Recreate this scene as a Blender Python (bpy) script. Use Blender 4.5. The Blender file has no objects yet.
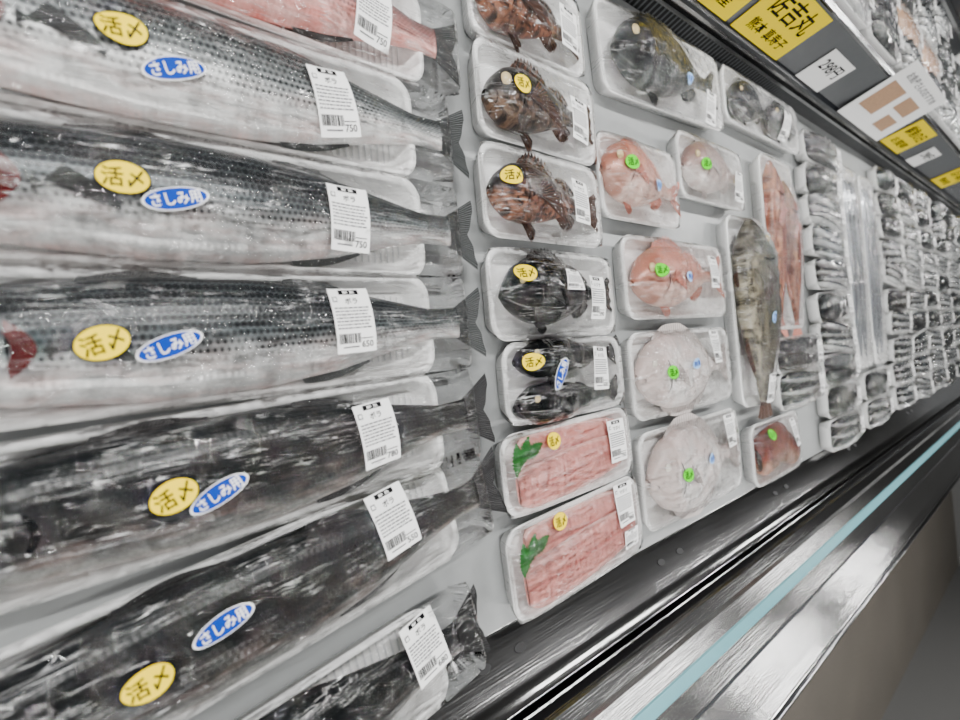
import bpy, bmesh, math, random
import numpy as np
from mathutils import Matrix, Vector
random.seed(7); rng=np.random.default_rng(7)
S=0.013; Z0=0.80
scene=bpy.context.scene; COL=scene.collection

class NT:
    def __init__(s,name):
        s.m=bpy.data.materials.new(name); s.m.use_nodes=True
        s.t=s.m.node_tree; s.t.nodes.clear()
        s.out=s.n('ShaderNodeOutputMaterial')
    def n(s,ty,**k):
        nd=s.t.nodes.new(ty)
        for a,b in k.items(): setattr(nd,a,b)
        return nd
    def set(s,sock,v):
        if hasattr(v,'is_output') or isinstance(v,bpy.types.NodeSocket): s.t.links.new(v,sock)
        elif isinstance(v,(tuple,list)):
            v=tuple(v); sock.default_value=v+(1,) if (len(v)==3 and sock.type=='RGBA') else v
        else: sock.default_value=v
    def math(s,op,a,b=0.0,c=0.0,clamp=False):
        nd=s.n('ShaderNodeMath',operation=op,use_clamp=clamp)
        s.set(nd.inputs[0],a); s.set(nd.inputs[1],b); s.set(nd.inputs[2],c); return nd.outputs[0]
    def mix(s,f,a,b,bt='MIX'):
        nd=s.n('ShaderNodeMix',data_type='RGBA',blend_type=bt)
        s.set(nd.inputs[0],f); s.set(nd.inputs[6],a); s.set(nd.inputs[7],b); return nd.outputs[2]
    def ramp(s,f,stops,interp='LINEAR'):
        nd=s.n('ShaderNodeValToRGB'); s.set(nd.inputs[0],f); cr=nd.color_ramp; cr.interpolation=interp
        while len(cr.elements)<len(stops): cr.elements.new(0.5)
        for e,(p,c) in zip(cr.elements,stops):
            e.position=p; e.color=(c,c,c,1) if not isinstance(c,(tuple,list)) else tuple(c)+(1,)
        return nd.outputs[0]
    def noise(s,vec,scale,detail=3,rough=.5,dist=0.0):
        nd=s.n('ShaderNodeTexNoise'); 
        if vec is not None: s.set(nd.inputs['Vector'],vec)
        nd.inputs['Scale'].default_value=scale; nd.inputs['Detail'].default_value=detail
        nd.inputs['Roughness'].default_value=rough; nd.inputs['Distortion'].default_value=dist
        return nd.outputs[0]
    def uv(s): return s.n('ShaderNodeTexCoord').outputs['UV']
    def obj(s): return s.n('ShaderNodeTexCoord').outputs['Object']
    def mapping(s,vec,scale=(1,1,1),rot=(0,0,0),loc=(0,0,0)):
        nd=s.n('ShaderNodeMapping'); s.set(nd.inputs[0],vec)
        nd.inputs['Scale'].default_value=scale; nd.inputs['Rotation'].default_value=rot; nd.inputs['Location'].default_value=loc
        return nd.outputs[0]
    def sep(s,v):
        nd=s.n('ShaderNodeSeparateXYZ'); s.set(nd.inputs[0],v); return nd.outputs
    def bump(s,h,strength=.5,dist=.002):
        nd=s.n('ShaderNodeBump'); nd.inputs['Strength'].default_value=strength; nd.inputs['Distance'].default_value=dist
        s.set(nd.inputs['Height'],h); return nd.outputs[0]
    def pr(s,col,rough=.5,metal=0.0,spec=.5,normal=None,coat=0.0,sss=0.0):
        nd=s.n('ShaderNodeBsdfPrincipled'); s.set(nd.inputs['Base Color'],col); s.set(nd.inputs['Roughness'],rough)
        s.set(nd.inputs['Metallic'],metal); nd.inputs['Specular IOR Level'].default_value=spec
        nd.inputs['Coat Weight'].default_value=coat
        if sss: 
            nd.inputs['Subsurface Weight'].default_value=sss; nd.inputs['Subsurface Scale'].default_value=.01
        if normal is not None: s.set(nd.inputs['Normal'],normal)
        s.t.links.new(nd.outputs[0],s.out.inputs[0]); return nd

def flat(name,col,rough=.5,metal=0.0,spec=.5,noise=0.05,nscale=40,bump=0.0):
    t=NT(name); n=t.noise(t.obj(),nscale,4)
    c=t.mix(n,tuple(max(0,x*(1-noise)) for x in col),tuple(min(1,x*(1+noise)) for x in col))
    t.pr(c,rough,metal,spec,t.bump(n,bump,.002) if bump else None); return t.m

def fishmat(name,top,mid,belly,mott=None,mottk=.5,mscale=8,nu=60,nv=16,dots=0.0,dotr=.25,rough=.28,t1=.45,t2=.72,stripe=0.0,metal=0.0,pink=None,scaleb=.4,head=None,spec=.3,pinkk=.55):
    t=NT(name); uv=t.uv(); o=t.sep(uv); u,v=o[0],o[1]
    nz=t.noise(t.mapping(uv,(6,3,1)),1.5,4,.6)
    vv=t.math('ADD',v,t.math('MULTIPLY',t.math('SUBTRACT',nz,.5),.22))
    c=t.ramp(vv,[(0,belly),(max(.02,t1-.15),belly),(t1+.06,mid),(t2,top),(1,tuple(x*.75 for x in top))])
    if pink is not None:
        pn=t.noise(t.mapping(uv,(9,5,1),loc=(3,1,0)),1.6,3)
        pm=t.math('MULTIPLY',t.ramp(pn,[(.46,0),(.70,pinkk)]),t.ramp(v,[(.05,.95),(.5,.0)]))
        c=t.mix(pm,c,pink)
    if mott is not None:
        mn=t.noise(t.mapping(uv,(mscale,mscale*.5,1)),1.3,6,.65,.6)
        c=t.mix(t.math('MULTIPLY',t.ramp(mn,[(.42,0),(.58,1)]),mottk),c,mott)
    fv=t.math('MULTIPLY',v,nv); row=t.math('FLOOR',fv); off=t.math('MULTIPLY',t.math('MODULO',row,2.0),.5)
    fu=t.math('FRACT',t.math('ADD',t.math('MULTIPLY',u,nu),off)); fvv=t.math('FRACT',fv)
    a=t.math('SUBTRACT',fu,.5); b=t.math('SUBTRACT',fvv,.5)
    d=t.math('SQRT',t.math('ADD',t.math('MULTIPLY',a,a),t.math('MULTIPLY',b,b)))
    bodym=t.ramp(u,[(.20,0),(.24,1)])
    if dots:
        # scale-row dots plus the faint dark line that joins them along each row
        m=t.math('MAXIMUM',t.ramp(d,[(dotr*.5,1),(dotr,0)]),t.math('MULTIPLY',t.ramp(t.math('ABSOLUTE',b),[(.10,1),(.26,0)]),.35))
        m=t.math('MULTIPLY',m,t.ramp(v,[(.22,0),(.36,1)]))
        m=t.math('MULTIPLY',m,t.math('MULTIPLY',t.ramp(nz,[(.3,.5),(.6,1)]),dots))
        m=t.math('MULTIPLY',m,bodym)
        c=t.mix(m,c,(.010,.012,.014))
    c=t.mix(t.math('MULTIPLY',t.math('MULTIPLY',t.ramp(d,[(.42,0),(.6,1)]),.30*scaleb/.4),bodym),c,tuple(min(1,x*2.4+.01) for x in mid))
    if stripe:
        w=t.math('SINE',t.math('MULTIPLY',t.math('ADD',u,t.math('MULTIPLY',nz,.06)),50.0))
        c=t.mix(t.math('MULTIPLY',t.ramp(w,[(.1,0),(.7,1)]),stripe),c,(.012,.012,.015))
    if head is not None:
        c=t.mix(t.math('MULTIPLY',t.ramp(u,[(.17,1),(.23,0)]),.7),c,head)
    h=t.math('ADD',t.math('MULTIPLY',t.math('MULTIPLY',d,-1.0),bodym),t.math('MULTIPLY',t.noise(t.mapping(uv,(20,10,1)),2,4),.8))
    t.pr(c,rough,metal,spec,t.bump(h,scaleb*.8,.0010)); return t.m

def finmat(name,c1,c2,rays=30):
    t=NT(name); uv=t.uv(); o=t.sep(uv)
    w=t.math('SINE',t.math('MULTIPLY',o[0],float(rays)*6.28))
    c=t.mix(t.ramp(w,[(.2,0),(.8,1)]),c1,c2)
    t.pr(c,.4,0,.3,t.bump(w,.4,.001)); return t.m

M={}
M['foam']=flat('styrofoam_white',(.88,.88,.87),.55,noise=.03,nscale=300,bump=.15)
t=NT('styrofoam_ribbed'); uv=t.uv(); o=t.sep(uv); w=t.math('SINE',t.math('MULTIPLY',o[0],9.0))
t.pr(t.mix(t.ramp(w,[(.3,0),(.9,1)]),(.88,.88,.87),(.60,.61,.61)),.5,0,.4,t.bump(w,.5,.001)); M['foamrib']=t.m
M['mullet_a']=fishmat('mullet_skin_silver',(.018,.021,.021),(.20,.215,.215),(.66,.66,.65),nu=95,nv=15,dots=.97,dotr=.38,t1=.44,t2=.80,pink=(.64,.34,.30),metal=.15)
M['mullet_b']=fishmat('mullet_skin_grey',(.003,.004,.005),(.085,.10,.105),(.60,.60,.59),nu=95,nv=15,dots=.97,dotr=.39,t1=.44,t2=.66,pink=(.60,.30,.26),metal=.15,mott=(.007,.009,.011),mottk=.4,head=(.012,.015,.018))
M['mullet_c']=fishmat('mullet_skin_dark',(.001,.0015,.002),(.006,.008,.009),(.40,.40,.38),nu=95,nv=15,dots=.85,dotr=.38,t1=.18,t2=.36,pink=(.40,.25,.21),metal=.0,mott=(.001,.0015,.002),mottk=.5,head=(.002,.003,.004),scaleb=.6,spec=.25)
M['mullet_p']=fishmat('mullet_skin_pink',(.08,.03,.03),(.42,.20,.18),(.70,.42,.38),nu=95,nv=13,dots=.9,dotr=.36,t1=.35,t2=.9,pink=(.66,.16,.13),metal=.05,pinkk=.9)
M['rock']=fishmat('rockfish_skin',(.010,.004,.002),(.060,.016,.007),(.26,.10,.05),mott=(.003,.0018,.0012),mottk=.92,mscale=11,nu=40,nv=14,scaleb=.8)
M['rockd']=fishmat('rockfish_skin_dark',(.004,.003,.002),(.016,.009,.005),(.13,.075,.045),mott=(.0015,.001,.001),mottk=.94,mscale=11,nu=40,nv=14,scaleb=.8)
M['black']=fishmat('black_fish_skin',(.001,.0015,.002),(.002,.0025,.003),(.007,.008,.009),mott=(.001,.001,.001),mottk=.6,nu=50,nv=18,t1=.1,t2=.5,rough=.2,scaleb=.25)
M['bream']=fishmat('black_bream_skin',(.006,.007,.009),(.028,.032,.035),(.20,.21,.21),mott=(.003,.003,.004),mottk=.6,nu=50,nv=22,t1=.2,t2=.6,stripe=.6,head=(.012,.014,.016))
M['red']=fishmat('red_bream_skin',(.52,.17,.12),(.66,.36,.29),(.78,.62,.56),mott=(.40,.14,.09),mottk=.5,nu=55,nv=24,t1=.38,t2=.9,dotr=.2,head=(.34,.14,.09),metal=.1)
M['pale']=fishmat('pale_bream_skin',(.28,.18,.16),(.50,.40,.37),(.74,.69,.66),mott=(.30,.15,.12),mottk=.4,nu=55,nv=24,t1=.3,t2=.9,metal=.15)
M['white']=fishmat('flatfish_white_skin',(.45,.40,.38),(.76,.73,.71),(.82,.80,.78),mott=(.72,.50,.46),mottk=.35,mscale=5,nu=70,nv=40,scaleb=.15,rough=.3,t1=.55,t2=.98,head=(.50,.40,.37))
M['grouper']=fishmat('grouper_skin',(.03,.026,.012),(.12,.105,.06),(.44,.40,.30),mott=(.009,.008,.005),mottk=.92,mscale=14,nu=70,nv=20,t1=.15,t2=.8,head=(.022,.019,.010),scaleb=.7)
M['orange']=fishmat('orange_fish_skin',(.17,.022,.008),(.30,.055,.024),(.52,.27,.17),mott=(.045,.007,.003),mottk=.8,nu=60,nv=14,mscale=10)
M['silver']=fishmat('small_fish_silver',(.004,.006,.008),(.08,.095,.11),(.74,.75,.74),nu=50,nv=10,t1=.42,t2=.60,metal=.2,rough=.2)
M['cutlass']=fishmat('cutlassfish_silver',(.015,.018,.024),(.11,.13,.15),(.5,.52,.55),nu=60,nv=8,t1=.4,t2=.9,metal=.5,rough=.2)
M['fin_d']=finmat('fin_dark',(.003,.003,.004),(.020,.020,.020))
M['fin_g']=finmat('fin_grey',(.010,.012,.012),(.08,.085,.085))
M['fin_b']=finmat('fin_brown',(.005,.003,.002),(.13,.045,.018),18)
M['fin_r']=finmat('fin_red',(.45,.12,.08),(.70,.40,.33))
M['fin_w']=finmat('fin_pale',(.38,.33,.31),(.66,.61,.59))
M['eye']=flat('eye_iris',(.60,.48,.25),.15,noise=.2); M['eyew']=flat('eye_iris_silver',(.65,.62,.55),.15,noise=.2)
M['pupil']=flat('eye_pupil',(.004,.004,.005),.05)
M['gill']=flat('gill_red',(.07,.0015,.002),.2,noise=.7,nscale=160,bump=.6)
t=NT('fish_fillet_pink'); uv=t.uv(); o=t.sep(uv)
nz=t.noise(t.mapping(uv,(4,2,1)),2,4)
av=t.math('ABSOLUTE',t.math('SUBTRACT',o[1],.5))
w=t.math('SINE',t.math('ADD',t.math('MULTIPLY',o[0],110.0),t.math('ADD',t.math('MULTIPLY',av,26.0),t.math('MULTIPLY',nz,5.0))))
c=t.mix(nz,(.70,.34,.30),(.56,.20,.17)); c=t.mix(t.math('MULTIPLY',t.ramp(w,[(.3,0),(1,1)]),.15),c,(.80,.54,.50))
c=t.mix(t.math('MULTIPLY',t.ramp(av,[(0,1),(.07,0)]),.6),c,(.36,.07,.06))
c=t.mix(t.math('MULTIPLY',t.ramp(av,[(.36,0),(.5,1)]),.5),c,(.80,.62,.58))
t.pr(c,.25,0,.4,t.bump(w,.05,.001),sss=.1); M['fillet']=t.m
M['leaf']=flat('garnish_leaf_green',(.004,.12,.008),.35,noise=.5,nscale=150)
M['tan']=flat('meat_tan',(.46,.28,.17),.35,noise=.3,nscale=120,bump=.3)
M['yel']=flat('sticker_yellow',(.95,.70,.0),.5,noise=.0,spec=.1)
M['grn']=flat('sticker_green',(.08,.65,.0),.5,noise=.0,spec=.1)
M['blu']=flat('sticker_blue',(.001,.035,.30),.5,noise=.0,spec=.1)
M['ink']=flat('sticker_ink_black',(.003,.003,.004),.5,spec=.1)
M['paper']=flat('label_paper_white',(.92,.92,.91),.5,noise=.01,spec=.2)
M['lblue']=flat('sticker_pale_blue',(.30,.52,.84),.5,noise=.01,spec=.1)
M['grey']=flat('print_grey',(.11,.11,.12),.5)

t=NT('cling_film'); uv=t.uv()
n1=t.noise(t.mapping(uv,(.22,.85,1),rot=(0,0,.35)),.9,2,.5,1.0)
n2=t.noise(t.mapping(uv,(.8,.2,1),rot=(0,0,-.5)),1.0,2,.5,.8)
st=t.noise(t.mapping(uv,(.08,1.6,1),rot=(0,0,.45)),1.2,2,.5,.8)
st2=t.noise(t.mapping(uv,(.10,1.5,1),rot=(0,0,-.55)),1.2,2,.5,.8)
r1=t.math('SUBTRACT',1.0,t.math('MULTIPLY',t.math('ABSOLUTE',t.math('SUBTRACT',st,.5)),26.0),clamp=True)
r2=t.math('SUBTRACT',1.0,t.math('MULTIPLY',t.math('ABSOLUTE',t.math('SUBTRACT',st2,.5)),26.0),clamp=True)
h=t.math('ADD',t.math('ADD',n1,t.math('MULTIPLY',n2,.8)),t.math('MULTIPLY',t.math('ADD',r1,r2),.04)); nb=t.bump(h,.45,.013)
crease=t.math('MAXIMUM',t.ramp(r1,[(.70,0),(1,1)]),t.ramp(r2,[(.70,0),(1,1)]))
crease=t.math('MULTIPLY',crease,t.ramp(n1,[(.50,0),(.56,1)]))
fr=t.n('ShaderNodeFresnel'); fr.inputs[0].default_value=1.36; t.t.links.new(nb,fr.inputs[1])
fac=t.math('MULTIPLY',fr.outputs[0],1.05,clamp=True)
g=t.n('ShaderNodeBsdfGlossy'); g.inputs['Roughness'].default_value=.03; g.inputs['Color'].default_value=(1,1,1,1); t.t.links.new(nb,g.inputs['Normal'])
g2=t.n('ShaderNodeBsdfGlossy'); g2.inputs['Roughness'].default_value=.35; t.t.links.new(nb,g2.inputs['Normal'])
tr=t.n('ShaderNodeBsdfTransparent'); tr.inputs[0].default_value=(.99,.99,.99,1)
m1=t.n('ShaderNodeMixShader'); t.t.links.new(fac,m1.inputs[0]); t.t.links.new(tr.outputs[0],m1.inputs[1]); t.t.links.new(g.outputs[0],m1.inputs[2])
m2=t.n('ShaderNodeMixShader'); t.set(m2.inputs[0],t.math('MULTIPLY',crease,.55)); t.t.links.new(m1.outputs[0],m2.inputs[1]); t.t.links.new(g2.outputs[0],m2.inputs[2])
t.t.links.new(m2.outputs[0],t.out.inputs[0]); M['film']=t.m

def steel(name,col,r,sc=(1,60,60),bs=.06):
    t=NT(name); ob=t.obj(); n=t.noise(t.mapping(ob,sc),6,3); n2=t.noise(t.mapping(ob,(1.6,4,4)),3,4)
    t.pr(t.mix(n2,col,tuple(x*.6 for x in col)),t.math('ADD',t.math('MULTIPLY',n,.08),r),1.0,.5,t.bump(t.math('ADD',n,t.math('MULTIPLY',n2,2.5)),bs,.003)); return t.m
M['steel']=steel('stainless_steel',(.40,.40,.40),.10)
M['steel2']=steel('stainless_steel_brushed',(.30,.30,.30),.15,bs=.12)
M['slot']=flat('dark_slot',(.006,.006,.007),.5)
M['aqua']=flat('aqua_glass_strip',(.18,.42,.47),.12,noise=.05)
M['deck']=flat('deck_grey_plastic',(.27,.28,.28),.35,noise=.08)
t=NT('air_grille'); o=t.sep(t.obj()); w=t.math('SINE',t.math('MULTIPLY',o[0],380.0))
t.pr(t.ramp(w,[(.2,(.006,.006,.007)),(.55,(.10,.105,.11))]),.4,.5); M['grille']=t.m
M['rail']=flat('price_rail_grey',(.12,.125,.13),.25,noise=.05)
M['fascia']=flat('fascia_brown_grey',(.045,.041,.036),.45,noise=.25,nscale=3)
M['raild']=flat('price_rail_dark',(.012,.014,.017),.3)
M['sign']=flat('sign_yellow',(.92,.70,.0),.5,noise=.0,spec=.1)

class Acc:
    def __init__(s): s.V=[];s.F=[];s.Mi=[];s.UV=[];s.n=0
    def add(s,V,F,mi=0,uv=None,xf=None):
        V=np.asarray(V,float)
        if uv is None: uv=V[:,:2].copy()
        if xf is not None: V=V@xf[0].T+xf[1]
        s.V.append(V);s.UV.append(np.asarray(uv,float))
        for f in F: s.F.append(tuple(i+s.n for i in f)); s.Mi.append(mi)
        s.n+=len(V)
    def arr(s): return np.vstack(s.V)
def XF(ox=0,oy=0,oz=0,rot=0,flipy=False,tiltx=0):
    c,sn=math.cos(rot),math.sin(rot); R=np.array([[c,-sn,0],[sn,c,0],[0,0,1]])
    if tiltx:
        a,b=math.cos(tiltx),math.sin(tiltx); R=R@np.array([[1,0,0],[0,a,-b],[0,b,a]])
    if flipy: R=R@np.diag([1,-1,1])
    return (R,np.array([ox,oy,oz],float))
def mesh_data(name,V,F,mats,mi=None,uv=None,smooth=True):
    me=bpy.data.meshes.new(name); V=np.asarray(V,float)*S
    me.from_pydata(V.tolist(),[],[tuple(f) for f in F]); 
    for m in mats: me.materials.append(m)
    if mi is not None: me.polygons.foreach_set('material_index',np.array(mi,dtype=np.int32))
    if uv is not None:
        l=me.uv_layers.new(name='UVMap'); idx=np.empty(len(me.loops),dtype=np.int32); me.loops.foreach_get('vertex_index',idx)
        l.data.foreach_set('uv',np.asarray(uv)[idx].astype(np.float32).ravel())
    me.polygons.foreach_set('use_smooth',np.full(len(me.polygons),smooth)); me.update(); return me
def obj(name,me,parent=None,loc=(0,0,0),rot=(0,0,0)):
    o=bpy.data.objects.new(name,me); COL.objects.link(o); o.parent=parent
    o.location=Vector(loc)*S; o.rotation_euler=rot; return o
def acc_obj(name,acc,mats,parent=None,loc=(0,0,0),smooth=True):
    return obj(name,mesh_data(name,acc.arr(),acc.F,mats,acc.Mi,np.vstack(acc.UV),smooth),parent,loc)
def empty(name,x=0,y=0,z=0,rot=0):
    o=bpy.data.objects.new(name,None); COL.objects.link(o); o.empty_display_size=.02
    o.location=(x*S,y*S,Z0+z*S); o.rotation_euler=(0,0,rot); return o

PROF={
'mullet':[(0,.02,-.04,.12),(.04,.17,-.15,.5),(.12,.32,-.30,.85),(.22,.42,-.42,1),(.4,.49,-.5,1),(.55,.48,-.49,.95),(.7,.40,-.40,.78),(.83,.27,-.25,.5),(.93,.17,-.16,.3),(1,.18,-.17,.16)],
'bream':[(0,-.02,-.1,.15),(.05,.15,-.22,.5),(.13,.36,-.34,.85),(.25,.49,-.44,1),(.42,.5,-.47,1),(.6,.40,-.36,.8),(.76,.22,-.20,.5),(.88,.09,-.09,.3),(1,.10,-.10,.15)],
'rock':[(0,.05,-.12,.3),(.06,.25,-.28,.7),(.16,.42,-.42,1),(.32,.5,-.46,1),(.5,.42,-.38,.8),(.7,.25,-.24,.55),(.86,.13,-.13,.3),(1,.13,-.13,.15)],
'round':[(0,.02,-.06,.2),(.05,.17,-.2,.5),(.14,.36,-.36,.8),(.3,.49,-.48,1),(.5,.49,-.49,1),(.68,.36,-.37,.85),(.80,.17,-.17,.6),(.88,.09,-.09,.35),(1,.10,-.10,.15)],
'long':[(0,.02,-.06,.2),(.06,.18,-.2,.6),(.16,.36,-.38,.95),(.3,.48,-.48,1),(.5,.46,-.46,.95),(.7,.34,-.34,.75),(.87,.18,-.18,.4),(1,.14,-.14,.15)],
'ribbon':[(0,.02,-.05,.3),(.04,.3,-.3,.8),(.1,.48,-.48,1),(.4,.5,-.5,1),(.7,.4,-.4,.8),(.9,.18,-.18,.4),(1,.03,-.03,.15)],
'fillet':[(0,.24,-.30,.4),(.03,.40,-.40,.8),(.1,.47,-.46,1),(.4,.5,-.5,1),(.7,.49,-.46,.95),(.9,.42,-.38,.8),(.98,.30,-.22,.5),(1,.20,-.14,.3)],
}
def prof(k,t):
    P=np.array(PROF[k]); 
    tt=np.linspace(0,1,201); out=[]
    for j in (1,2,3):
        y=np.interp(tt,P[:,0],P[:,j]); yp=np.pad(y,6,mode='edge'); k_=np.hanning(13);k_/=k_.sum()
        ys=np.convolve(yp,k_,'valid'); ys[:5]=y[:5]; out.append(np.interp(t,tt,ys))
    return out
def fish(acc,kind,L,H,T,xf,mats,nt=56,na=22,fins='normal',eye=1.0,gill=False,flat_=1.0,tail=1.0,fork=.45,pect=True,mi0=0,bend=0.0,head=True,pf=1.0,df=1.0,mouth=1.0):
    t=np.linspace(0,1,nt)**.9; top,bot,th=prof(kind,t)
    x=(t-.5)*L; V=[];UV=[]
    gx=.23
    for i in range(nt):
        bo=bend*math.sin(math.pi*t[i])*H
        op=1+(.12 if (head and gx-.09<t[i]<gx) else 0)*( (t[i]-(gx-.09))/.09 if gx-.09<t[i]<gx else 0)
        for j in range(na):
            p=2*math.pi*j/na; cc=math.cos(p); ss=math.sin(p)
            y=(top[i]+bot[i])/2+(top[i]-bot[i])/2*cc
            z=math.copysign(abs(ss)**(.85*flat_),ss)*T/2*th[i]*op
            if z<0: z*=.8
            V.append((x[i],y*H+bo,z)); UV.append((t[i],(1+cc)/2))
    F=[(i*na+j,i*na+(j+1)%na,(i+1)*na+(j+1)%na,(i+1)*na+j) for i in range(nt-1) for j in range(na)]
    F.append(tuple(range(na))); F.append(tuple((nt-1)*na+j for j in reversed(range(na))))
    zb=.8*T/2
    xf=(xf[0],xf[1]+np.array([0,0,zb]))
    acc.add(V,[f[::-1] for f in F],mi0,UV,xf)
    def sheet(P0,P1,uv0=0,uv1=1,n2=3,mi=1,zj=.0):
        n=len(P0);V=[];U=[]
        for k in range(n2):
            q=k/(n2-1)
            for i in range(n):
                V.append(tuple((1-q)*np.array(P0[i])+q*np.array(P1[i])+np.array([0,0,zj*math.sin(i*2.1)*q]))); U.append((uv0+(uv1-uv0)*i/(n-1),q))
        F=[(k*n+i,k*n+i+1,(k+1)*n+i+1,(k+1)*n+i) for k in range(n2-1) for i in range(n-1)]
        acc.add(V,F,mi0+mi,U,xf)
    def edge(tt,side):
        a,b,c=prof(kind,np.array([tt])); return ((a if side>0 else b)[0])*H+bend*math.sin(math.pi*tt)*H
    if tail:
        hh=(prof(kind,np.array([1.]))[0][0])*H; n=15; r=.17*L*tail
        P0=[(L/2-.25,-hh+2*hh*i/(n-1),0) for i in range(n)]
        P1=[]
        for i in range(n):
            q=2*i/(n-1)-1; a=q*.62
            rr=r*(1-fork*(1-abs(q))**1.0*.9)
            P1.append((L/2+rr*math.cos(a),q*hh*.6+rr*math.sin(a)*1.15,.1*math.sin(i*1.7)-.1))
        sheet(P0,P1,n2=4,zj=.05)
    if fins in('normal','spiny','round'):
        n=23
        segs={'normal':[(.30,.46,.09,1),(.60,.72,.07,1),(.62,.76,.08,-1)],'spiny':[(.24,.60,.16,1),(.62,.84,.13,1),(.64,.82,.14,-1),(.26,.36,.16,-1)],'round':[(.18,.84,.12,1),(.22,.84,.12,-1)]}[fins]
        for a,b,hf,sd in segs:
            hf=hf*df
            P0=[];P1=[]
            for i in range(n):
                q=i/(n-1);tt=a+(b-a)*q; e=edge(tt,sd); env=math.sin(math.pi*(q*.85+.1))**.6
                sp=(1 if (i%2==0 or fins=='round') else .68) if fins!='normal' else 1-.5*q
                P0.append(((tt-.5)*L,e*.94,.15)); P1.append(((tt-.5)*L+hf*H*.5,e+sd*hf*H*env*sp,.05))
            sheet(P0,P1,n2=3)
    if pect:
        n=17;tp=.27; a_,b_,c_=prof(kind,np.array([tp])); zt=T/2*c_[0]*1.02
        r=(.13*L if fins=='normal' else .16*L)*pf
        P0=[((tp-.5)*L,(-.02-.008*i*min(1,pf))*H,zt+.02) for i in range(n)]
        P1=[((tp-.5)*L+r*math.cos(.15-.085*i),(-.02)*H+r*math.sin(-.9+.085*i)*.8*(1 if pf>=1 else .6),zt*.93+.22+.05*(i%2)) for i in range(n)]
        sheet(P0,P1,n2=4,zj=.05)
    if eye:
        te=.085 if kind in('mullet',) else .12
        a_,b_,c_=prof(kind,np.array([te])); yy=((a_+b_)/2+(a_-b_)*.2)[0]*H; zz=T/2*c_[0]*.86
        for r,mi,dz in((.05*H*eye+.12,2,0),(.030*H*eye+.07,3,.09)):
            V=[];na2=16;nr=5
            for k in range(nr):
                a=k/(nr-1)*math.pi/2
                for j in range(na2): V.append(((te-.5)*L+r*math.sin(a)*math.cos(j*2*math.pi/na2),yy+r*math.sin(a)*math.sin(j*2*math.pi/na2),zz+dz+r*.55*math.cos(a)))
            F=[(k*na2+j,(k+1)*na2+j,(k+1)*na2+(j+1)%na2,k*na2+(j+1)%na2) for k in range(nr-1) for j in range(na2)]
            acc.add(V,F,mi0+mi,None,xf)
    if head:
        def cres(t0,y0,y1,bulge,wd,mi):
            n=14;P0=[];P1=[]
            for i in range(n):
                q=i/(n-1); y=y0+(y1-y0)*q; tt=t0+bulge*math.sin(math.pi*q)
                a_,b_,c_=prof(kind,np.array([tt])); cen=(a_+b_)[0]/2*H; hf=(a_-b_)[0]/2*H
                k_=max(0,1-((y*H-cen)/hf)**2)**.42; z=T/2*c_[0]*k_*1.06+.05
                w_=wd*math.sin(math.pi*(q*.9+.05))
                P0.append(((tt-.5)*L,y*H,z)); P1.append(((tt-.5)*L+w_*L,y*H,z-.02))
            sheet(P0,P1,n2=2,mi=mi)
        cres(gx-.03,-.32,.24,.035,.026 if gill else .012,4 if gill else 3)
        if gill: cres(gx-.042,-.34,.28,.035,.011,3)
        cres(.02,-.12*mouth,-.02+.05*(mouth-1),.02,.009*mouth,3)

def fmats(body,fin,iris='eye'): return [M[body],M[fin],M[iris],M['pupil'],M['gill']]

def rrect(w,d,r,n=6):
    P=[];cs=[(w/2-r,d/2-r,0),(-w/2+r,d/2-r,90),(-w/2+r,-d/2+r,180),(w/2-r,-d/2+r,270)]
    for cx,cy,a0 in cs:
        for k in range(n+1):
            a=math.radians(a0+90*k/n); P.append((cx+r*math.cos(a),cy+r*math.sin(a)))
    return P
def tray_mesh(w,d,h=2.6,q=1.0):
    A=Acc(); lv=[(1.1,0,1.6),(.35,h*.7,2.0),(0,h-.15,2.2),(.05,h,2.2),(.55,h+.02,1.9),(.75,h-.2,1.8),(1.5,.75,1.3),(1.9,.5,1.1)]
    rings=[[(x,y,z) for x,y in rrect(w-2*i*q,d-2*i*q,r)] for i,z,r in lv]; n=len(rings[0])
    V=[p for r in rings for p in r]; V.append((0,0,.5));
    F=[];
    for k in range(len(rings)-1):
        for j in range(n): F.append((k*n+j,k*n+(j+1)%n,(k+1)*n+(j+1)%n,(k+1)*n+j))
    A.add(V,F,0); b=(len(rings)-1)*n
    F2=[(b+j,b+(j+1)%n,len(V)-1) for j in range(n)]
    A.F+= [tuple(f) for f in F2]; A.Mi+=[1]*len(F2)
    A.F.append(tuple(reversed(range(n)))); A.Mi.append(0)
    return A
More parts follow.
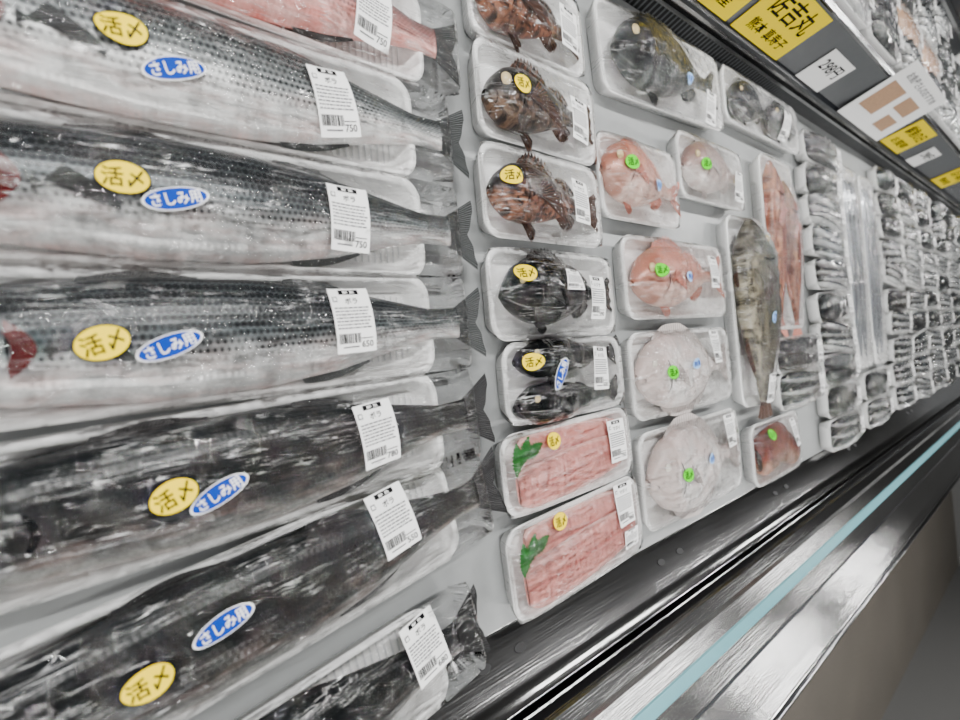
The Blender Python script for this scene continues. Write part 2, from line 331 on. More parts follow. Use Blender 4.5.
class Film:
    def __init__(s,items,x0,x1,y0,y1,rim=2.75,g=.6,iters=140,off=.14,wr=.07):
        s.x0,s.x1,s.y0,s.y1=x0,x1,y0,y1
        nx=int((x1-x0)/g)+1; ny=int((y1-y0)/g)+1; s.nx,s.ny=nx,ny
        ob=np.full((nx,ny),-9.)
        for A in items:
            V=A.arr()
            for f in A.F:
                P=V[list(f)[:4]]
                if len(P)==4:
                    Q=np.array([P[0]*(1-a)*(1-b)+P[1]*a*(1-b)+P[2]*a*b+P[3]*(1-a)*b for a in(0,.33,.67,1) for b in(0,.33,.67,1)])
                else: Q=np.vstack([P,P.mean(0)])
                ix=np.rint((Q[:,0]-x0)/(x1-x0)*(nx-1)).astype(int); iy=np.rint((Q[:,1]-y0)/(y1-y0)*(ny-1)).astype(int)
                ok=(ix>=0)&(ix<nx)&(iy>=0)&(iy<ny)
                np.maximum.at(ob,(ix[ok],iy[ok]),Q[ok,2])
        ob+=off; h=np.maximum(ob,rim)
        edge=np.ones((nx,ny),bool); edge[1:-1,1:-1]=False
        ob[edge]=np.maximum(rim,np.minimum(ob[edge],rim+1.2)); h[edge]=ob[edge]
        for _ in range(iters):
            a=h.copy(); a[1:-1,1:-1]=.25*(h[2:,1:-1]+h[:-2,1:-1]+h[1:-1,2:]+h[1:-1,:-2]); h=np.maximum(a,ob)
        X,Y=np.meshgrid(np.linspace(x0,x1,nx),np.linspace(y0,y1,ny),indexing='ij')
        ph=rng.uniform(0,6,4)
        w=np.abs(np.sin(X*.9+Y*.6+ph[0]+.8*np.sin(Y*.9+ph[1])))**4+.7*np.abs(np.sin(X*.5-Y*1.3+ph[2]+np.sin(X*.4)))**5
        h[1:-1,1:-1]+=wr*w[1:-1,1:-1]
        s.h=h
    def z(s,x,y):
        fx=np.clip((np.asarray(x)-s.x0)/(s.x1-s.x0)*(s.nx-1),0,s.nx-1.001); fy=np.clip((np.asarray(y)-s.y0)/(s.y1-s.y0)*(s.ny-1),0,s.ny-1.001)
        i=fx.astype(int);j=fy.astype(int);a=fx-i;b=fy-j;h=s.h
        return h[i,j]*(1-a)*(1-b)+h[i+1,j]*a*(1-b)+h[i+1,j+1]*a*b+h[i,j+1]*(1-a)*b
    def acc(s):
        A=Acc();nx,ny=s.nx,s.ny;V=[]
        cx=(s.x0+s.x1)/2;cy=(s.y0+s.y1)/2;w=(s.x1-s.x0)/2;d=(s.y1-s.y0)/2
        cut=min(.9,.08*d)
        for i in range(nx):
            for j in range(ny):
                a=2*i/(nx-1)-1;b=2*j/(ny-1)-1;k=(abs(a*b))**5
                V.append((cx+a*(w+.08-cut*k),cy+b*(d+.08-cut*k),s.h[i,j]))
        F=[(i*ny+j,(i+1)*ny+j,(i+1)*ny+j+1,i*ny+j+1) for i in range(nx-1) for j in range(ny-1)]
        loop=[(i,0) for i in range(nx)]+[(nx-1,j) for j in range(1,ny)]+[(i,ny-1) for i in range(nx-2,-1,-1)]+[(0,j) for j in range(ny-2,0,-1)]
        base=len(V)
        for i,j in loop:
            x,y,z=V[i*ny+j]; V.append((cx+(x-cx)*(1-.9/w),cy+(y-cy)*(1-.9/d),.15))
        n=len(loop)
        for k in range(n):
            a=loop[k];b=loop[(k+1)%n]; F.append((a[0]*ny+a[1],base+k,base+(k+1)%n,b[0]*ny+b[1]))
        o=rng.uniform(0,50,2); V=np.array(V); A.add(V,F,0,V[:,:2]+o); return A

_tc={}
def text2d(s,size=1.0):
    if s not in _tc:
        cu=bpy.data.curves.new('t','FONT'); cu.body=s; cu.align_x='CENTER'; cu.align_y='CENTER'; cu.size=1.0; cu.offset=.012; cu.resolution_u=3
        o=bpy.data.objects.new('t',cu); COL.objects.link(o); dg=bpy.context.evaluated_depsgraph_get(); dg.update()
        me=o.evaluated_get(dg).to_mesh(); bm=bmesh.new(); bm.from_mesh(me)
        bmesh.ops.triangulate(bm,faces=bm.faces[:])
        V=np.array([v.co[:] for v in bm.verts]) if len(bm.verts) else np.zeros((0,3)); F=[tuple(v.index for v in f.verts) for f in bm.faces]
        bm.free(); bpy.data.objects.remove(o); bpy.data.curves.remove(cu)
        if len(V):
            mn,mx=V.min(0),V.max(0); V=V-(mn+mx)/2; V/=max(1e-6,(mx-mn)[1])
        _tc[s]=(V,F)
    return _tc[s]
def disc(rx,ry,nr=5,n=28,z=0):
    V=[(0,0,z)];F=[]
    for k in range(1,nr+1):
        for j in range(n):
            a=j*2*math.pi/n; V.append((rx*k/nr*math.cos(a),ry*k/nr*math.sin(a),z))
    for j in range(n): F.append((0,1+j,1+(j+1)%n))
    for k in range(nr-1):
        for j in range(n): F.append((1+k*n+j,1+(k+1)*n+j,1+(k+1)*n+(j+1)%n,1+k*n+(j+1)%n))
    return V,F
def gridr(w,d,nx,ny,z=0,ox=0,oy=0):
    V=[(ox-w/2+w*i/nx,oy-d/2+d*j/ny,z) for i in range(nx+1) for j in range(ny+1)]
    F=[(i*(ny+1)+j,(i+1)*(ny+1)+j,(i+1)*(ny+1)+j+1,i*(ny+1)+j+1) for i in range(nx) for j in range(ny)]
    return V,F
def tadd(A,s,size,ox,oy,mi,z,wmax=None):
    V,F=text2d(s)
    if len(V)==0: return
    V=V*size; w=V[:,0].max()-V[:,0].min()
    if wmax: V[:,0]*=wmax/w
    V=V+np.array([ox,oy,0]); V[:,2]=z; A.add(V,F,mi)
E=.035
def st_oval(col,txt,tcol,w,h,border=True):
    A=Acc(); V,F=disc(w/2,h/2); A.add(V,F,2 if border else 0)
    if border: V,F=disc(w/2*.93,h/2*.91,z=E); A.add(V,F,0)
    tadd(A,txt,h*.56,0,0,1,2*E,wmax=w*.74)
    return A,[M[col],M[tcol],M['ink'] if col!='blu' else M['paper']]
def st_label(name,price,w=3.9,h=5.8,head='鮮 魚'):
    A=Acc(); V,F=gridr(w,h,6,8); A.add(V,F,0)
    V,F=gridr(w*.5,h*.075,3,1,E,0,h*.44); A.add(V,F,1); tadd(A,head,h*.05,0,h*.44,0,2*E,wmax=w*.3)
    tadd(A,name,h*.10,w*.02,h*.30,1,E)
    V,F=gridr(w*.12,h*.08,1,1,E,-w*.38,h*.33);A.add(V,F,2); V,F=gridr(w*.08,h*.05,1,1,2*E,-w*.38,h*.33);A.add(V,F,0)
    r=random.Random(len(name)+len(price))
    for k in range(7):
        y=h*(.19-.052*k); x=-w*.44
        while x<w*.36:
            l=r.uniform(.03,.12)*w; V,F=gridr(l,h*.022,1,1,E,x+l/2,y); A.add(V,F,2); x+=l+w*.02
    x=-w*.44
    while x<w*.12:
        l=r.choice([.012,.02,.03])*w; V,F=gridr(l,h*.15,1,2,E,x,-h*.28); A.add(V,F,1); x+=l+r.choice([.012,.02])*w
    V,F=gridr(w*.4,h*.02,2,1,E,-w*.15,-h*.41); A.add(V,F,2)
    tadd(A,price,h*.10,w*.27,-h*.38,1,E)
    V,F=gridr(w*.30,h*.012,2,1,E,w*.27,-h*.29); A.add(V,F,1)
    return A,[M['paper'],M['ink'],M['grey']]
def stick(name,tmpl,film,x,y,rot,parent,off=.10,sc=1.0):
    A,mats=tmpl; V=A.arr().copy(); V[:,:2]*=sc; z=V[:,2].copy()
    c,s=math.cos(rot),math.sin(rot); X=x+V[:,0]*c-V[:,1]*s; Y=y+V[:,0]*s+V[:,1]*c
    zf=film.z(X,Y)
    Q=np.stack([np.ones_like(X),X-x,Y-y,(X-x)**2,(Y-y)**2,(X-x)*(Y-y)],1)
    co,_,_,_=np.linalg.lstsq(Q,zf,rcond=None); zq=Q@co
    lift=max(0,float(np.percentile(zf-zq,85)))
    Vn=np.stack([X,Y,zq+lift+off+z],1)
    o=obj(name,mesh_data(name,Vn,A.F,mats,A.Mi,V[:,:2],False),parent); return o

YO=st_oval('yel','活〆','ink',3.2,2.4); BO=st_oval('blu','さしみ用','paper',4.3,1.6)
YC=st_oval('yel','活〆','ink',2.6,2.1,False); GC=st_oval('grn','活〆','ink',2.4,2.1,False); LB=st_oval('lblue','刺身','blu',2.4,1.7,False)
LAB={}
def lab(n,p): 
    if (n,p) not in LAB: LAB[(n,p)]=st_label(n,p)
    return LAB[(n,p)]

def pack(name,cx,cy,w,d,items,mats,rot=0,z=0,dom=None,stickers=(),wr=.10,rib=False,g=.6,fishname='fish',extra=None):
    E0=empty(name,cx,cy,z,rot)
    T=tray_mesh(w,d); acc_obj('tray',T,[M['foam'],M['foamrib'] if rib else M['foam']],E0)
    o=acc_obj(fishname,items,mats,E0)
    its=[items]
    if extra: 
        acc_obj(extra[0],extra[1],extra[2],E0); its.append(extra[1])
    x0,x1,y0,y1=dom or (-w/2,w/2,-d/2,d/2)
    f=Film(its,x0,x1,y0,y1,g=g,wr=wr); acc_obj('cling_film',f.acc(),[M['film']],E0)
    for (nm,tm,x,y,r) in stickers:
        dx,dy=x-cx,y-cy; c,s=math.cos(-rot),math.sin(-rot)
        stick(nm,tm,f,dx*c-dy*s,dx*s+dy*c,r-rot,E0)
    return E0

R=math.radians
def mullet(cy,rot,skin,ox,stk,cx=6.3,fin='fin_g',L=45.5,H=9.3,tw=42,dy=0,flip=False,z=0,gill=True):
    A=Acc(); fish(A,'mullet',L,H,5.0,XF(ox,dy,.55,flipy=flip),None,nt=90,na=28,gill=gill,tail=.58,eye=1.2,pect=True,pf=.75)
    return pack('mullet_pack',cx,cy,tw,10.4,A,fmats(skin,fin,'eyew'),rot=R(rot),z=z,dom=(-tw/2,tw/2+4.6,-5.2,5.2),stickers=stk,rib=True,fishname='mullet',wr=.18,g=.5)
k=.92
mullet(35.6,-2,'mullet_p',2,[('price_label',lab('ボラ','750'),25*k,35*k+2.2,R(-5))],cx=8.5,L=41)
mullet(24.6,0,'mullet_a',1.5,[('price_label',lab('ボラ','750'),19*k+.5,25*k+1.2,R(12)),('yellow_sticker',YO,2.7,24.9,R(8)),('blue_sticker',BO,5.7,23.1,R(18))])
mullet(14.2,0,'mullet_b',1.5,[('price_label',lab('ボラ','750'),20*k,15*k,R(0)),('yellow_sticker',YO,2.0,14.5,R(0)),('blue_sticker',BO,5.0,13.5,R(14))])
mullet(3.8,1,'mullet_b',1.5,[('price_label',lab('ボラ','650'),19.4*k,5*k,R(3)),('yellow_sticker',YO,.1,3.4,R(18)),('blue_sticker',BO,3.8,3.0,R(20))])
mullet(-7.0,3,'mullet_c',1.5,[('price_label',lab('ボラ','780'),21*k,-6*k-.3,R(6)),('yellow_sticker',YO,3.2,-7.4,R(22)),('blue_sticker',BO,6.0,-7.9,R(26))],fin='fin_d',gill=False)
mullet(-18.2,9,'mullet_c',1.5,[('price_label',lab('ボラ','550'),22*k,-15*k-.3,R(12)),('yellow_sticker',YO,.8,-19.2,R(14)),('blue_sticker',BO,5.5,-17.3,R(18))],cx=7,fin='fin_d',gill=False)
mullet(-31.4,9,'mullet_c',1.5,[('price_label',lab('ボラ','680'),24*k,-28*k-.8,R(14))],cx=3.5,fin='fin_d',z=1.0,L=43,gill=False)

def fp(name,cx,cy,w,d,kind,L,H,T,skin,fin,fins,stk,ox=0,oy=.2,rot=0,fr=0,extra=None,z=0,n=1,flip=False,wr=.20,eye=1.3,tail=1.0,fork=.3,iris='eye',pf=1.0,df=1.0,mouth=1.0):
    A=Acc()
    for q in range(n):
        yy=oy+(q-(n-1)/2)*(H*1.0)
        fish(A,kind,L,H,T,XF(ox+q*.6,yy,.55,rot=R(fr),flipy=flip),None,fins=fins,eye=eye,tail=tail,fork=fork,pf=pf,df=df,mouth=mouth)
    return pack(name,cx,cy,w,d,A,fmats(skin,fin,iris),rot=R(rot),z=z,stickers=stk,fishname=name.replace('_pack',''),wr=wr,extra=extra)
rk=dict(pf=2.0,df=1.8,eye=1.8,mouth=2.6,tail=1.15,fork=.05)
fp('rockfish_pack',46.7,44,20.5,11.4,'rock',15.5,7.6,5,'rock','fin_b','spiny',[('price_label',lab('カサゴ','480'),53.5,44,R(-3))],ox=-1,oy=-.5,**rk)
fp('rockfish_pack',47.2,32.1,21.5,12,'rock',17,8.2,5.2,'rockd','fin_b','spiny',[('yellow_sticker',YC,41,31.8,0),('price_label',lab('カサゴ','580'),53.9,31.5,R(-3))],ox=-1.2,oy=-.6,n=1,rot=-1,fr=3,**rk)
fp('rockfish_pack',46.6,19.9,21.5,11.4,'rock',17,7.8,5.2,'rock','fin_b','spiny',[('yellow_sticker',YC,38.5,20.8,0),('price_label',lab('カサゴ','630'),52.3,20,R(0))],ox=-1.2,oy=-.2,fr=-2,**rk)
fp('black_rockfish_pack',47.0,7.5,23,11.2,'bream',18.5,8.8,5.4,'black','fin_d','spiny',[('yellow_sticker',YC,39.2,9.6,0),('white_sticker',st_label('メジナ','380',3.6,2.6),47.6,9.0,0),('price_label',lab('メジナ','590'),53.6,7.0,R(0))],ox=-.8,eye=1.0)
fp('black_rockfish_pack',47.8,-3.3,22.5,10.0,'rock',18,5.5,4.6,'black','fin_d','normal',[('yellow_sticker',YC,39.7,-.8,0),('blue_sticker',BO,43.5,-2.6,R(60)),('price_label',lab('メバル','620'),53.0,-2.6,R(-4))],ox=-.8,oy=0,n=2,z=0,rot=0)
def leaf(A,ox,oy,rot,L=3.9,W=2.0,z0=3.0):
    n=18;V=[];F=[]
    for i in range(n+1):
        q=i/n; w=W/2*math.sin(math.pi*q)**.8*(1 if i%2 else .66); z=z0+.3*math.sin(q*3)
        V+=[(q*L,-w,z),(q*L,0,z+.18),(q*L,w,z)]
    for i in range(n):
        a=i*3; F+=[(a,a+3,a+4,a+1),(a+1,a+4,a+5,a+2)]
    A.add(V,F,0,None,XF(ox,oy,0,rot))
def fillet(name,cx,cy,w,d,stk,rot):
    A=Acc()
    fish(A,'fillet',w*.82,d*.56,1.7,XF(1.0,d*.165,1.25,R(-2)),None,fins='none',eye=0,tail=0,pect=False,head=False,flat_=.35)
    fish(A,'fillet',w*.86,d*.60,1.7,XF(.6,-d*.14,1.6,R(3)),None,fins='none',eye=0,tail=0,pect=False,head=False,flat_=.35)
    Lf=Acc(); leaf(Lf,-w*.43,d*.10,R(60),z0=3.5); leaf(Lf,-w*.41,d*.20,R(18),z0=3.4); leaf(Lf,-w*.44,d*.0,R(85),z0=3.3)
    return pack(name,cx,cy,w,d,A,fmats('fillet','fin_w'),rot=R(rot),stickers=stk,fishname='pink_fillets',extra=('garnish_leaf',Lf,[M['leaf']]),wr=.12)
fillet('fish_fillet_pack',47.2,-13.7,24.4,9.8,[('yellow_sticker',YC,43.0,-10.8,0),('price_label',lab('マダイ','750'),55.8,-13.0,0)],1)
fillet('fish_fillet_pack',47.4,-24.8,25.4,11.2,[('yellow_sticker',YC,43.0,-20.8,0),('price_label',lab('マダイ','860'),56.2,-22.0,R(2)),('weight_label',st_label('量目','300',3.4,2.6),57,-27.0,R(2))],3)

fp('black_sea_bream_pack',80,46.4,38,14.4,'bream',29,12,6.2,'bream','fin_g','spiny',[('blue_sticker',LB,82.0,44.5,0),('price_label',lab('クロダイ','980'),93,43,0)],ox=-2,rot=3,fork=.5,df=1.2)
fp('red_sea_bream_pack',68.8,25.4,21,13,'bream',18.5,9.8,5.4,'red','fin_r','spiny',[('green_sticker',GC,62.0,26.4,0),('blue_sticker',LB,69.6,24.4,0)],ox=-1.2,rot=0,fork=.6,tail=1.3,fr=-6,df=1.1)
fp('red_sea_bream_pack',77.5,10.4,31,13,'bream',25,10.2,5.6,'red','fin_r','spiny',[('green_sticker',GC,67,11,0),('blue_sticker',LB,75,10.2,0),('price_label',lab('マダイ','980'),88.5,12,0)],ox=-1.8,rot=0,fork=.6,tail=1.3,fr=3,df=1.2)
fp('white_flatfish_pack',77,-4.8,31,13.4,'round',26,12.4,5.0,'white','fin_w','round',[('green_sticker',GC,68.2,-4.6,0),('blue_sticker',LB,75.5,-3.8,R(10)),('price_label',lab('カワハギ','850'),86.5,-1.5,0)],ox=-1.8,eye=.8,iris='eyew',tail=1.1,fork=.1,df=1.1)
fp('white_flatfish_pack',77.5,-20.8,31.5,15,'round',26,13.8,5.4,'white','fin_w','round',[('green_sticker',GC,69.2,-20.5,0),('blue_sticker',LB,77,-19.5,R(10)),('price_label',lab('カワハギ','880'),89.0,-17,0)],ox=-1.8,eye=.8,iris='eyew',tail=1.1,fork=.1,df=1.1)
fp('pale_sea_bream_pack',93.2,31,24.5,12,'bream',20.5,9.4,5,'pale','fin_w','spiny',[('green_sticker',GC,85.5,30.6,0),('price_label',lab('イサキ','480'),102,29.5,0)],ox=-1,fork=.6,tail=1.2)
A=Acc(); 
fish(A,'bream',17,8.6,4.5,XF(-8,0,.55),None,fins='spiny'); fish(A,'bream',17,8.6,4.5,XF(10,0,.55),None,fins='spiny')
pack('black_sea_bream_pack',120.5,49,39,11.4,A,fmats('bream','fin_g'),stickers=[('price_label',lab('クロダイ','980'),127,47,0)],fishname='black_sea_bream')
A=Acc(); fish(A,'long',37,15,7,XF(0,0,.55,rot=R(-90)),None,nt=80,fins='spiny',eye=1.1,tail=.6,fork=.1,pf=1.2,df=.9,mouth=2)
pack('grouper_pack',105,4.8,16.5,38.0,A,fmats('grouper','fin_b'),rot=R(0),stickers=[('blue_sticker',LB,104,3,R(70)),('price_label',lab('ハタ','1980'),105.5,-11,0)],fishname='grouper',wr=.2)
A=Acc(); fish(A,'long',35,7.4,4.6,XF(-3.8,1,.55,rot=R(-92)),None,fins='spiny'); fish(A,'long',33,7.2,4.6,XF(4.2,-1.5,.55,rot=R(-88)),None,fins='spiny')
pack('orange_gurnard_pack',124,20,18,39,A,fmats('orange','fin_r'),rot=R(0),stickers=[],fishname='orange_gurnard',wr=.2)
A=Acc(); fish(A,'fillet',14,8.5,4.5,XF(-3,.5,.55,.2),None,fins='none',eye=0,tail=0,pect=False,head=False); fish(A,'fillet',10,7,4,XF(5,-1,.55,-.5),None,fins='none',eye=0,tail=0,pect=False,head=False)
pack('fish_roe_pack',111,-24.2,24,12.6,A,[M['orange'],M['fin_r']],stickers=[('green_sticker',GC,105,-20.5,0),('price_label',lab('タコ','380'),118,-22,0)],fishname='fish_pieces')

def small_variant(w,d,seed,kind='silver',labx=.33):
    A=Acc(); rr=random.Random(seed)
    if kind in('silver','silver4'):
        n=3 if kind=='silver' else 4
        for q in range(n): fish(A,'mullet',w*rr.uniform(.84,.93),d*1.12/n,3.4,XF(-.4+rr.uniform(-.6,.6),(q-(n-1)/2)*d*.9/n,.8+.35*(q%2),R(rr.uniform(-4,4))),None,nt=26,na=12,eye=1.6,tail=.4,pect=False,fins='none')
        mats=fmats('silver','fin_g','eyew')
    elif kind=='dark':
        for q in range(2): fish(A,'mullet',w*.9,d*.52,3.6,XF(-.4+q,(q-.5)*d*.44,.8,R(rr.uniform(-4,4))),None,nt=26,na=12,eye=1.2,tail=.4,pect=False,fins='none')
        mats=fmats('bream','fin_d','eyew')
    elif kind=='one':
        fish(A,'bream',w*.86,d*.98,4.0,XF(-.6,0,.8,R(3)),None,nt=30,na=14,eye=1.2,tail=.7,fins='none'); mats=fmats('bream','fin_d','eyew')
    else:
        for q in range(3): fish(A,'fillet',w*.28,d*.8,2.9,XF((q-1)*w*.27,0,.8,R(8)),None,nt=16,na=12,fins='none',eye=0,tail=0,pect=False,head=False)
        mats=[M['tan'] if kind=='tan' else M['fillet'],M['fin_w']]
    T=tray_mesh(w,d,q=.55); f=Film([A],-w/2,w/2,-d/2,d/2,g=.7,iters=60,wr=.45)
    LA,lm=lab('アジ','298'); 
    V=LA.arr().copy(); V[:,:2]*=.8; V[:,0]+=w*labx; Q=V.copy(); Q[:,2]=float(f.z(w*labx,0))+.45+V[:,2]
    ml=mesh_data('label',Q,LA.F,lm,LA.Mi,V[:,:2],False)
    return [('tray',mesh_data('tray',T.arr(),T.F,[M['foam'],M['foam']],T.Mi,np.vstack(T.UV))),('fish',mesh_data('fish',A.arr(),A.F,mats,A.Mi,np.vstack(A.UV))),
      ('cling_film',(lambda q:mesh_data('cling_film',q.arr(),q.F,[M['film']],q.Mi,np.vstack(q.UV)))(f.acc())),('price_label',ml)]
VS=[small_variant(26.5,8,s,k_,lx) for s,k_,lx in((1,'silver',.33),(2,'silver4',.3),(3,'dark',.34),(4,'silver',.1),(5,'one',.36),(6,'dark',.2))]
VW=VS
VT=[small_variant(25,9,9,'tan'),small_variant(25,9,10,'silver'),small_variant(25,9,11,'dark')]
def place(parent,var,x,y,z,rot=0,tilt=0):
    for nm,me in var:
        o=bpy.data.objects.new(nm,me); COL.objects.link(o); o.parent=parent; o.location=(x*S,y*S,z*S); o.rotation_euler=(tilt,0,rot)
P=empty('small_fish_packs')
for y in [47,38.7,30.4,22.1,13.8,5.5,-2.8,-11.1,-19.4,-27.7]:
    place(P,random.choice(VW),156+random.uniform(-.8,.8),y,.2,R(random.uniform(-3,3)),R(random.uniform(-3,3)))
P=empty('small_fish_packs')
for y in (-5.2,-13.2): place(P,VS[2 if y>-8 else 0],128,y,0,R(1)) 
P=empty('small_fish_packs')
for cx in [224,253,282,312,342,372,402,432,462]:
    for y in [50,41.5,33,24.5,16,7.5,-1,-9.5,-18,-26.5]:
        place(P,random.choice(VW),cx+random.uniform(-2.5,2.5),y+random.uniform(-.6,.6),.3,R(random.uniform(-8,8)),R(random.uniform(-6,6)))
P=empty('small_fish_packs')
for y in [-27,-18.5]: place(P,random.choice(VS),190,y,0,R(random.uniform(-3,3)))
for cxx,fn in((180,'fin_g'),(198,'fin_d')):
    A=Acc(); 
    for q in range(3): fish(A,'ribbon',54,4.4,2.8,XF((q-1)*4.5,0,.55,rot=R(-90+q-1)),None,fins='none',tail=0,pect=False)
    pack('cutlassfish_pack',cxx,17,15.5,60,A,fmats('cutlass',fn,'eyew'),stickers=[],fishname='cutlassfish',wr=.3,g=.8)

XA,XB=-60,520
CASE=empty('refrigerated_display_case')
def extr(name,P,mat,parent=CASE,xa=XA,xb=XB,nx=1,smooth=False):
    n=len(P);V=[];F=[]
    for i in range(nx+1):
        x=xa+(xb-xa)*i/nx
        for y,z in P: V.append((x,y,z))
    for i in range(nx):
        for j in range(n-1): F.append((i*n+j,(i+1)*n+j,(i+1)*n+j+1,i*n+j+1))
    A=Acc(); A.add(V,F); return acc_obj(name,A,[mat],parent,smooth=smooth)
def box(name,x0,x1,y0,y1,z0,z1,mat,parent=CASE):
    V=[(x,y,z) for x in(x0,x1) for y in(y0,y1) for z in(z0,z1)]
    F=[(0,1,3,2),(4,6,7,5),(0,4,5,1),(2,3,7,6),(0,2,6,4),(1,5,7,3)]
    A=Acc(); A.add(V,F); o=acc_obj(name,A,[mat],parent,smooth=False)
    m=o.modifiers.new('b','BEVEL'); m.width=.002; m.segments=2; return o
extr('deck',[(59,-.05),(-32,-.05)],M['deck'])
extr('front_riser',[(-31.8,-.05),(-32.4,.1),(-36.2,3.6),(-38,4.7),(-38.4,4.6)],M['steel'],smooth=True)
extr('slot',[(-38.35,4.65),(-38.6,2.6),(-40.0,2.6),(-40.2,5.6)],M['slot'])
extr('slot_divider',[(-39.1,2.6),(-39.1,4.9),(-39.4,4.9),(-39.4,2.6)],M['steel2'])
extr('bumper_inner',[(-40.15,5.4),(-40.4,5.9),(-42.0,6.7),(-42.15,7.4),(-44.6,8.3)],M['steel2'],smooth=False)
extr('aqua_strip',[(-44.6,8.3),(-44.7,8.55),(-46.2,9.1),(-46.3,8.9)],M['aqua'])
extr('bumper_outer',[(-46.3,8.9),(-50,9.6),(-50.2,9.9),(-57,10.6),(-59.4,11.0)],M['steel2'],smooth=False)
extr('bumper_edge',[(-59.4,11.0),(-59.7,11.5),(-60.4,11.6),(-61,11.2),(-61.1,10.2),(-61,7)],M['steel'],smooth=True)
extr('front_fascia',[(-61,7),(-56,3),(-52,-52),(-50,-53),(-50,-61)],M['fascia'])
for x in(30.5,36,66,71.5,110,116,160,166,230,236):
    V,F=disc(.9,.5,2,14); A=Acc(); A.add(V,F,0,None,XF(tiltx=-math.atan2(3.5,3.8))); o=acc_obj('drain_hole',A,[M['slot']],CASE,loc=(x,-34.0,1.68))
extr('air_grille',[(57.6,0),(58.2,2.6)],M['grille'])
extr('grille_cap',[(58.2,2.6),(57.6,2.9),(57.6,3.6),(58.6,3.7),(58.9,5.4)],M['steel'])
extr('rail_lip',[(58.9,5.4),(57.2,5.5),(57.0,6.4),(58.0,6.9)],M['raild'])
extr('price_rail',[(58.0,6.9),(60.2,17.6)],M['rail'])
extr('rail_top',[(60.2,17.6),(59.9,18.3),(60.8,18.7),(61.6,18.2),(61.8,16.6)],M['steel'])
extr('upper_deck',[(61.8,16.6),(106,16.6)],M['deck'])
extr('case_back_panel',[(106,16.6),(106,62)],M['raild'])
extr('case_back_trim',[(105.6,20),(105.4,21),(105.6,22)],M['steel'])
box('end_panel_left',XA-3,XA,-61,108,-61,30,M['rail']); box('end_panel_right',XB,XB+3,-61,108,-61,60,M['rail'])
P2=empty('upper_tier_fish_packs')
for cx in range(40,500,27):
    for i,y in enumerate([67,77,87,97.5]):
        if random.random()<.95: place(P2,random.choice(VT[1:] if i<2 and random.random()<.6 else VT),cx+random.uniform(-.6,.6),y,16.75,R(random.uniform(-3,3)))
def sign(name,x,w,lines,col='sign',tcol='ink',y0=57.6,z0=6.9,h=10.6,lean=math.atan2(10.7,2.2),blocks=()):
    A=Acc(); V,F=gridr(w,h,2,2,0,0,h/2); A.add(V,F,0); V,F=gridr(w,h,2,2,-.12,0,h/2); A.add(V,[f[::-1] for f in F],0)
    for s,sz,oy,wm in lines: tadd(A,s,sz,0,oy,1,.06,wmax=wm)
    for bx,by,bw,bh in blocks: V,F=gridr(bw,bh,1,1,.05,bx,by); A.add(V,F,2)
    o=acc_obj(name,A,[M[col],M[tcol],M['tan']],None,smooth=False); o.location=(x*S,y0*S,Z0+z0*S); o.rotation_euler=(lean,0,0); return o
sign('yellow_price_sign',106.5,21,[('佐吉丸',4.6,7.4,16),('熊本 真寿子',2.4,2.6,15)])
sign('yellow_price_sign',84,20,[('天然 鮮魚',3.6,7.0,15),('長崎県産',2.4,2.6,13)])
sign('yellow_price_sign',210,22,[('鮮魚の日',3.4,7.2,17),('お買得',2.4,2.8,14)])
sign('yellow_price_sign',290,24,[('活〆 鮮魚',3.4,7.2,17),('熊本産',2.4,2.8,14)])
sign('yellow_price_sign',380,24,[('活〆 鮮魚',3.4,7.2,17),('熊本産',2.4,2.8,14)])
sign('white_price_card',135,14,[('298円',3.0,5,10)],col='paper',h=8)
sign('white_price_card',240,14,[('298円',3.0,5,10)],col='paper',h=8)
sign('promotion_card',176,38,[('お魚屋さんのおすすめ',2.0,14.6,28)],col='paper',tcol='grey',h=17,y0=56.6,lean=R(74),blocks=[(-10,8,12,8),(6,10,12,4),(8,4.5,10,4)])

def quad(name,pts,mat):
    me=bpy.data.meshes.new(name); me.from_pydata(pts,[],[(0,1,2,3)]); me.materials.append(mat); o=bpy.data.objects.new(name,me); COL.objects.link(o); return o
x0,x1,y0,y1,zc=-2.5,9.5,-3.6,108.5*S,2.95
t=NT('floor_vinyl'); ob=t.obj(); n=t.noise(ob,1.6,5); n2=t.noise(ob,60,3)
t.pr(t.mix(n,(.075,.068,.058),(.12,.108,.092)),t.math('ADD',t.math('MULTIPLY',n2,.2),.4),0,.25); fl=t.m
wl=flat('wall_paint',(.14,.14,.137),.6,noise=.03,nscale=3); ce=flat('ceiling_tile',(.14,.14,.14),.8,noise=.03,nscale=8); dk=flat('wall_dark_blue',(.02,.03,.05),.5,noise=.1,nscale=4)
quad('floor',[(x0,y0,0),(x1,y0,0),(x1,y1,0),(x0,y1,0)],fl)
quad('ceiling',[(x0,y0,zc),(x0,y1,zc),(x1,y1,zc),(x1,y0,zc)],ce)
quad('wall_back',[(x0,y1,0),(x1,y1,0),(x1,y1,zc),(x0,y1,zc)],dk)
quad('wall_front',[(x0,y0,0),(x0,y0,zc),(x1,y0,zc),(x1,y0,0)],wl)
quad('wall_left',[(x0,y0,0),(x0,y1,0),(x0,y1,zc),(x0,y0,zc)],wl)
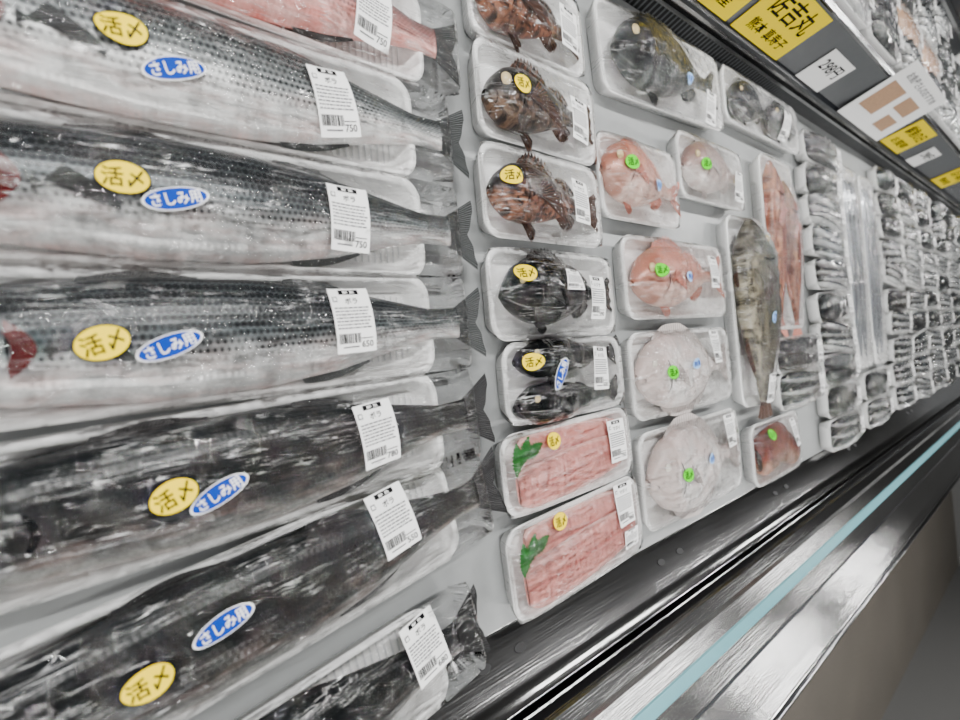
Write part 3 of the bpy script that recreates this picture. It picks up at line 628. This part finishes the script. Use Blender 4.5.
quad('wall_right',[(x1,y0,0),(x1,y0,zc),(x1,y1,zc),(x1,y1,0)],wl)
def lamp(x,y,lx=1.3,ly=.08,pw=60,z=zc-.06):
    me=bpy.data.meshes.new('ceiling_light')
    hx,hy=lx/2+.04,ly/2+.04
    V=[(sx*hx,sy*hy,zz) for zz in(-.01,.055) for sx,sy in((-1,-1),(1,-1),(1,1),(-1,1))]
    me.from_pydata(V,[],[(4,5,6,7),(0,1,5,4),(1,2,6,5),(2,3,7,6),(3,0,4,7)]); me.materials.append(M['paper'])
    o=bpy.data.objects.new('ceiling_light',me); COL.objects.link(o); o.location=(x,y,z)
    l=bpy.data.lights.new('tube','AREA'); l.shape='RECTANGLE'; l.size=lx; l.size_y=ly; l.energy=pw; l.color=(1.0,.99,.97)
    lo=bpy.data.objects.new('tube',l); COL.objects.link(lo); lo.parent=o; lo.location=(0,0,.0)
for x in(-1.7,.1):
    for y in(-2.4,1.2): lamp(x,y,pw=66)
lamp(-1.7,-.5,pw=56)
for x in(2.4,4.4,6.6):
    for y in(-2.4,1.2): lamp(x,y,pw=44)
for x in(2.4,4.6): lamp(x,-.75,pw=20)
cam=bpy.data.cameras.new('camera'); co=bpy.data.objects.new('camera',cam); COL.objects.link(co); scene.camera=co
f=480.; U=math.hypot(610,57); th=math.atan2(57,610); Rr=math.hypot(f,U); a=U/Rr; c=f/Rr
e1=Vector((a,0,c)); e2=Vector((0,1,0)); e3=Vector((c,0,-a))
r=e1*math.cos(th)-e2*math.sin(th); up=e1*math.sin(th)+e2*math.cos(th)
m=Matrix((r,up,-e3)).transposed().to_4x4(); m.translation=Vector((0,0,Z0+45*S)); co.matrix_world=m
cam.sensor_width=36; cam.lens=18; cam.clip_start=.02
cam.dof.use_dof=True; cam.dof.focus_distance=.8; cam.dof.aperture_fstop=2.8
w=bpy.data.worlds.new('world'); scene.world=w; w.use_nodes=True; w.node_tree.nodes['Background'].inputs[0].default_value=(.8,.85,.9,1); w.node_tree.nodes['Background'].inputs[1].default_value=.3
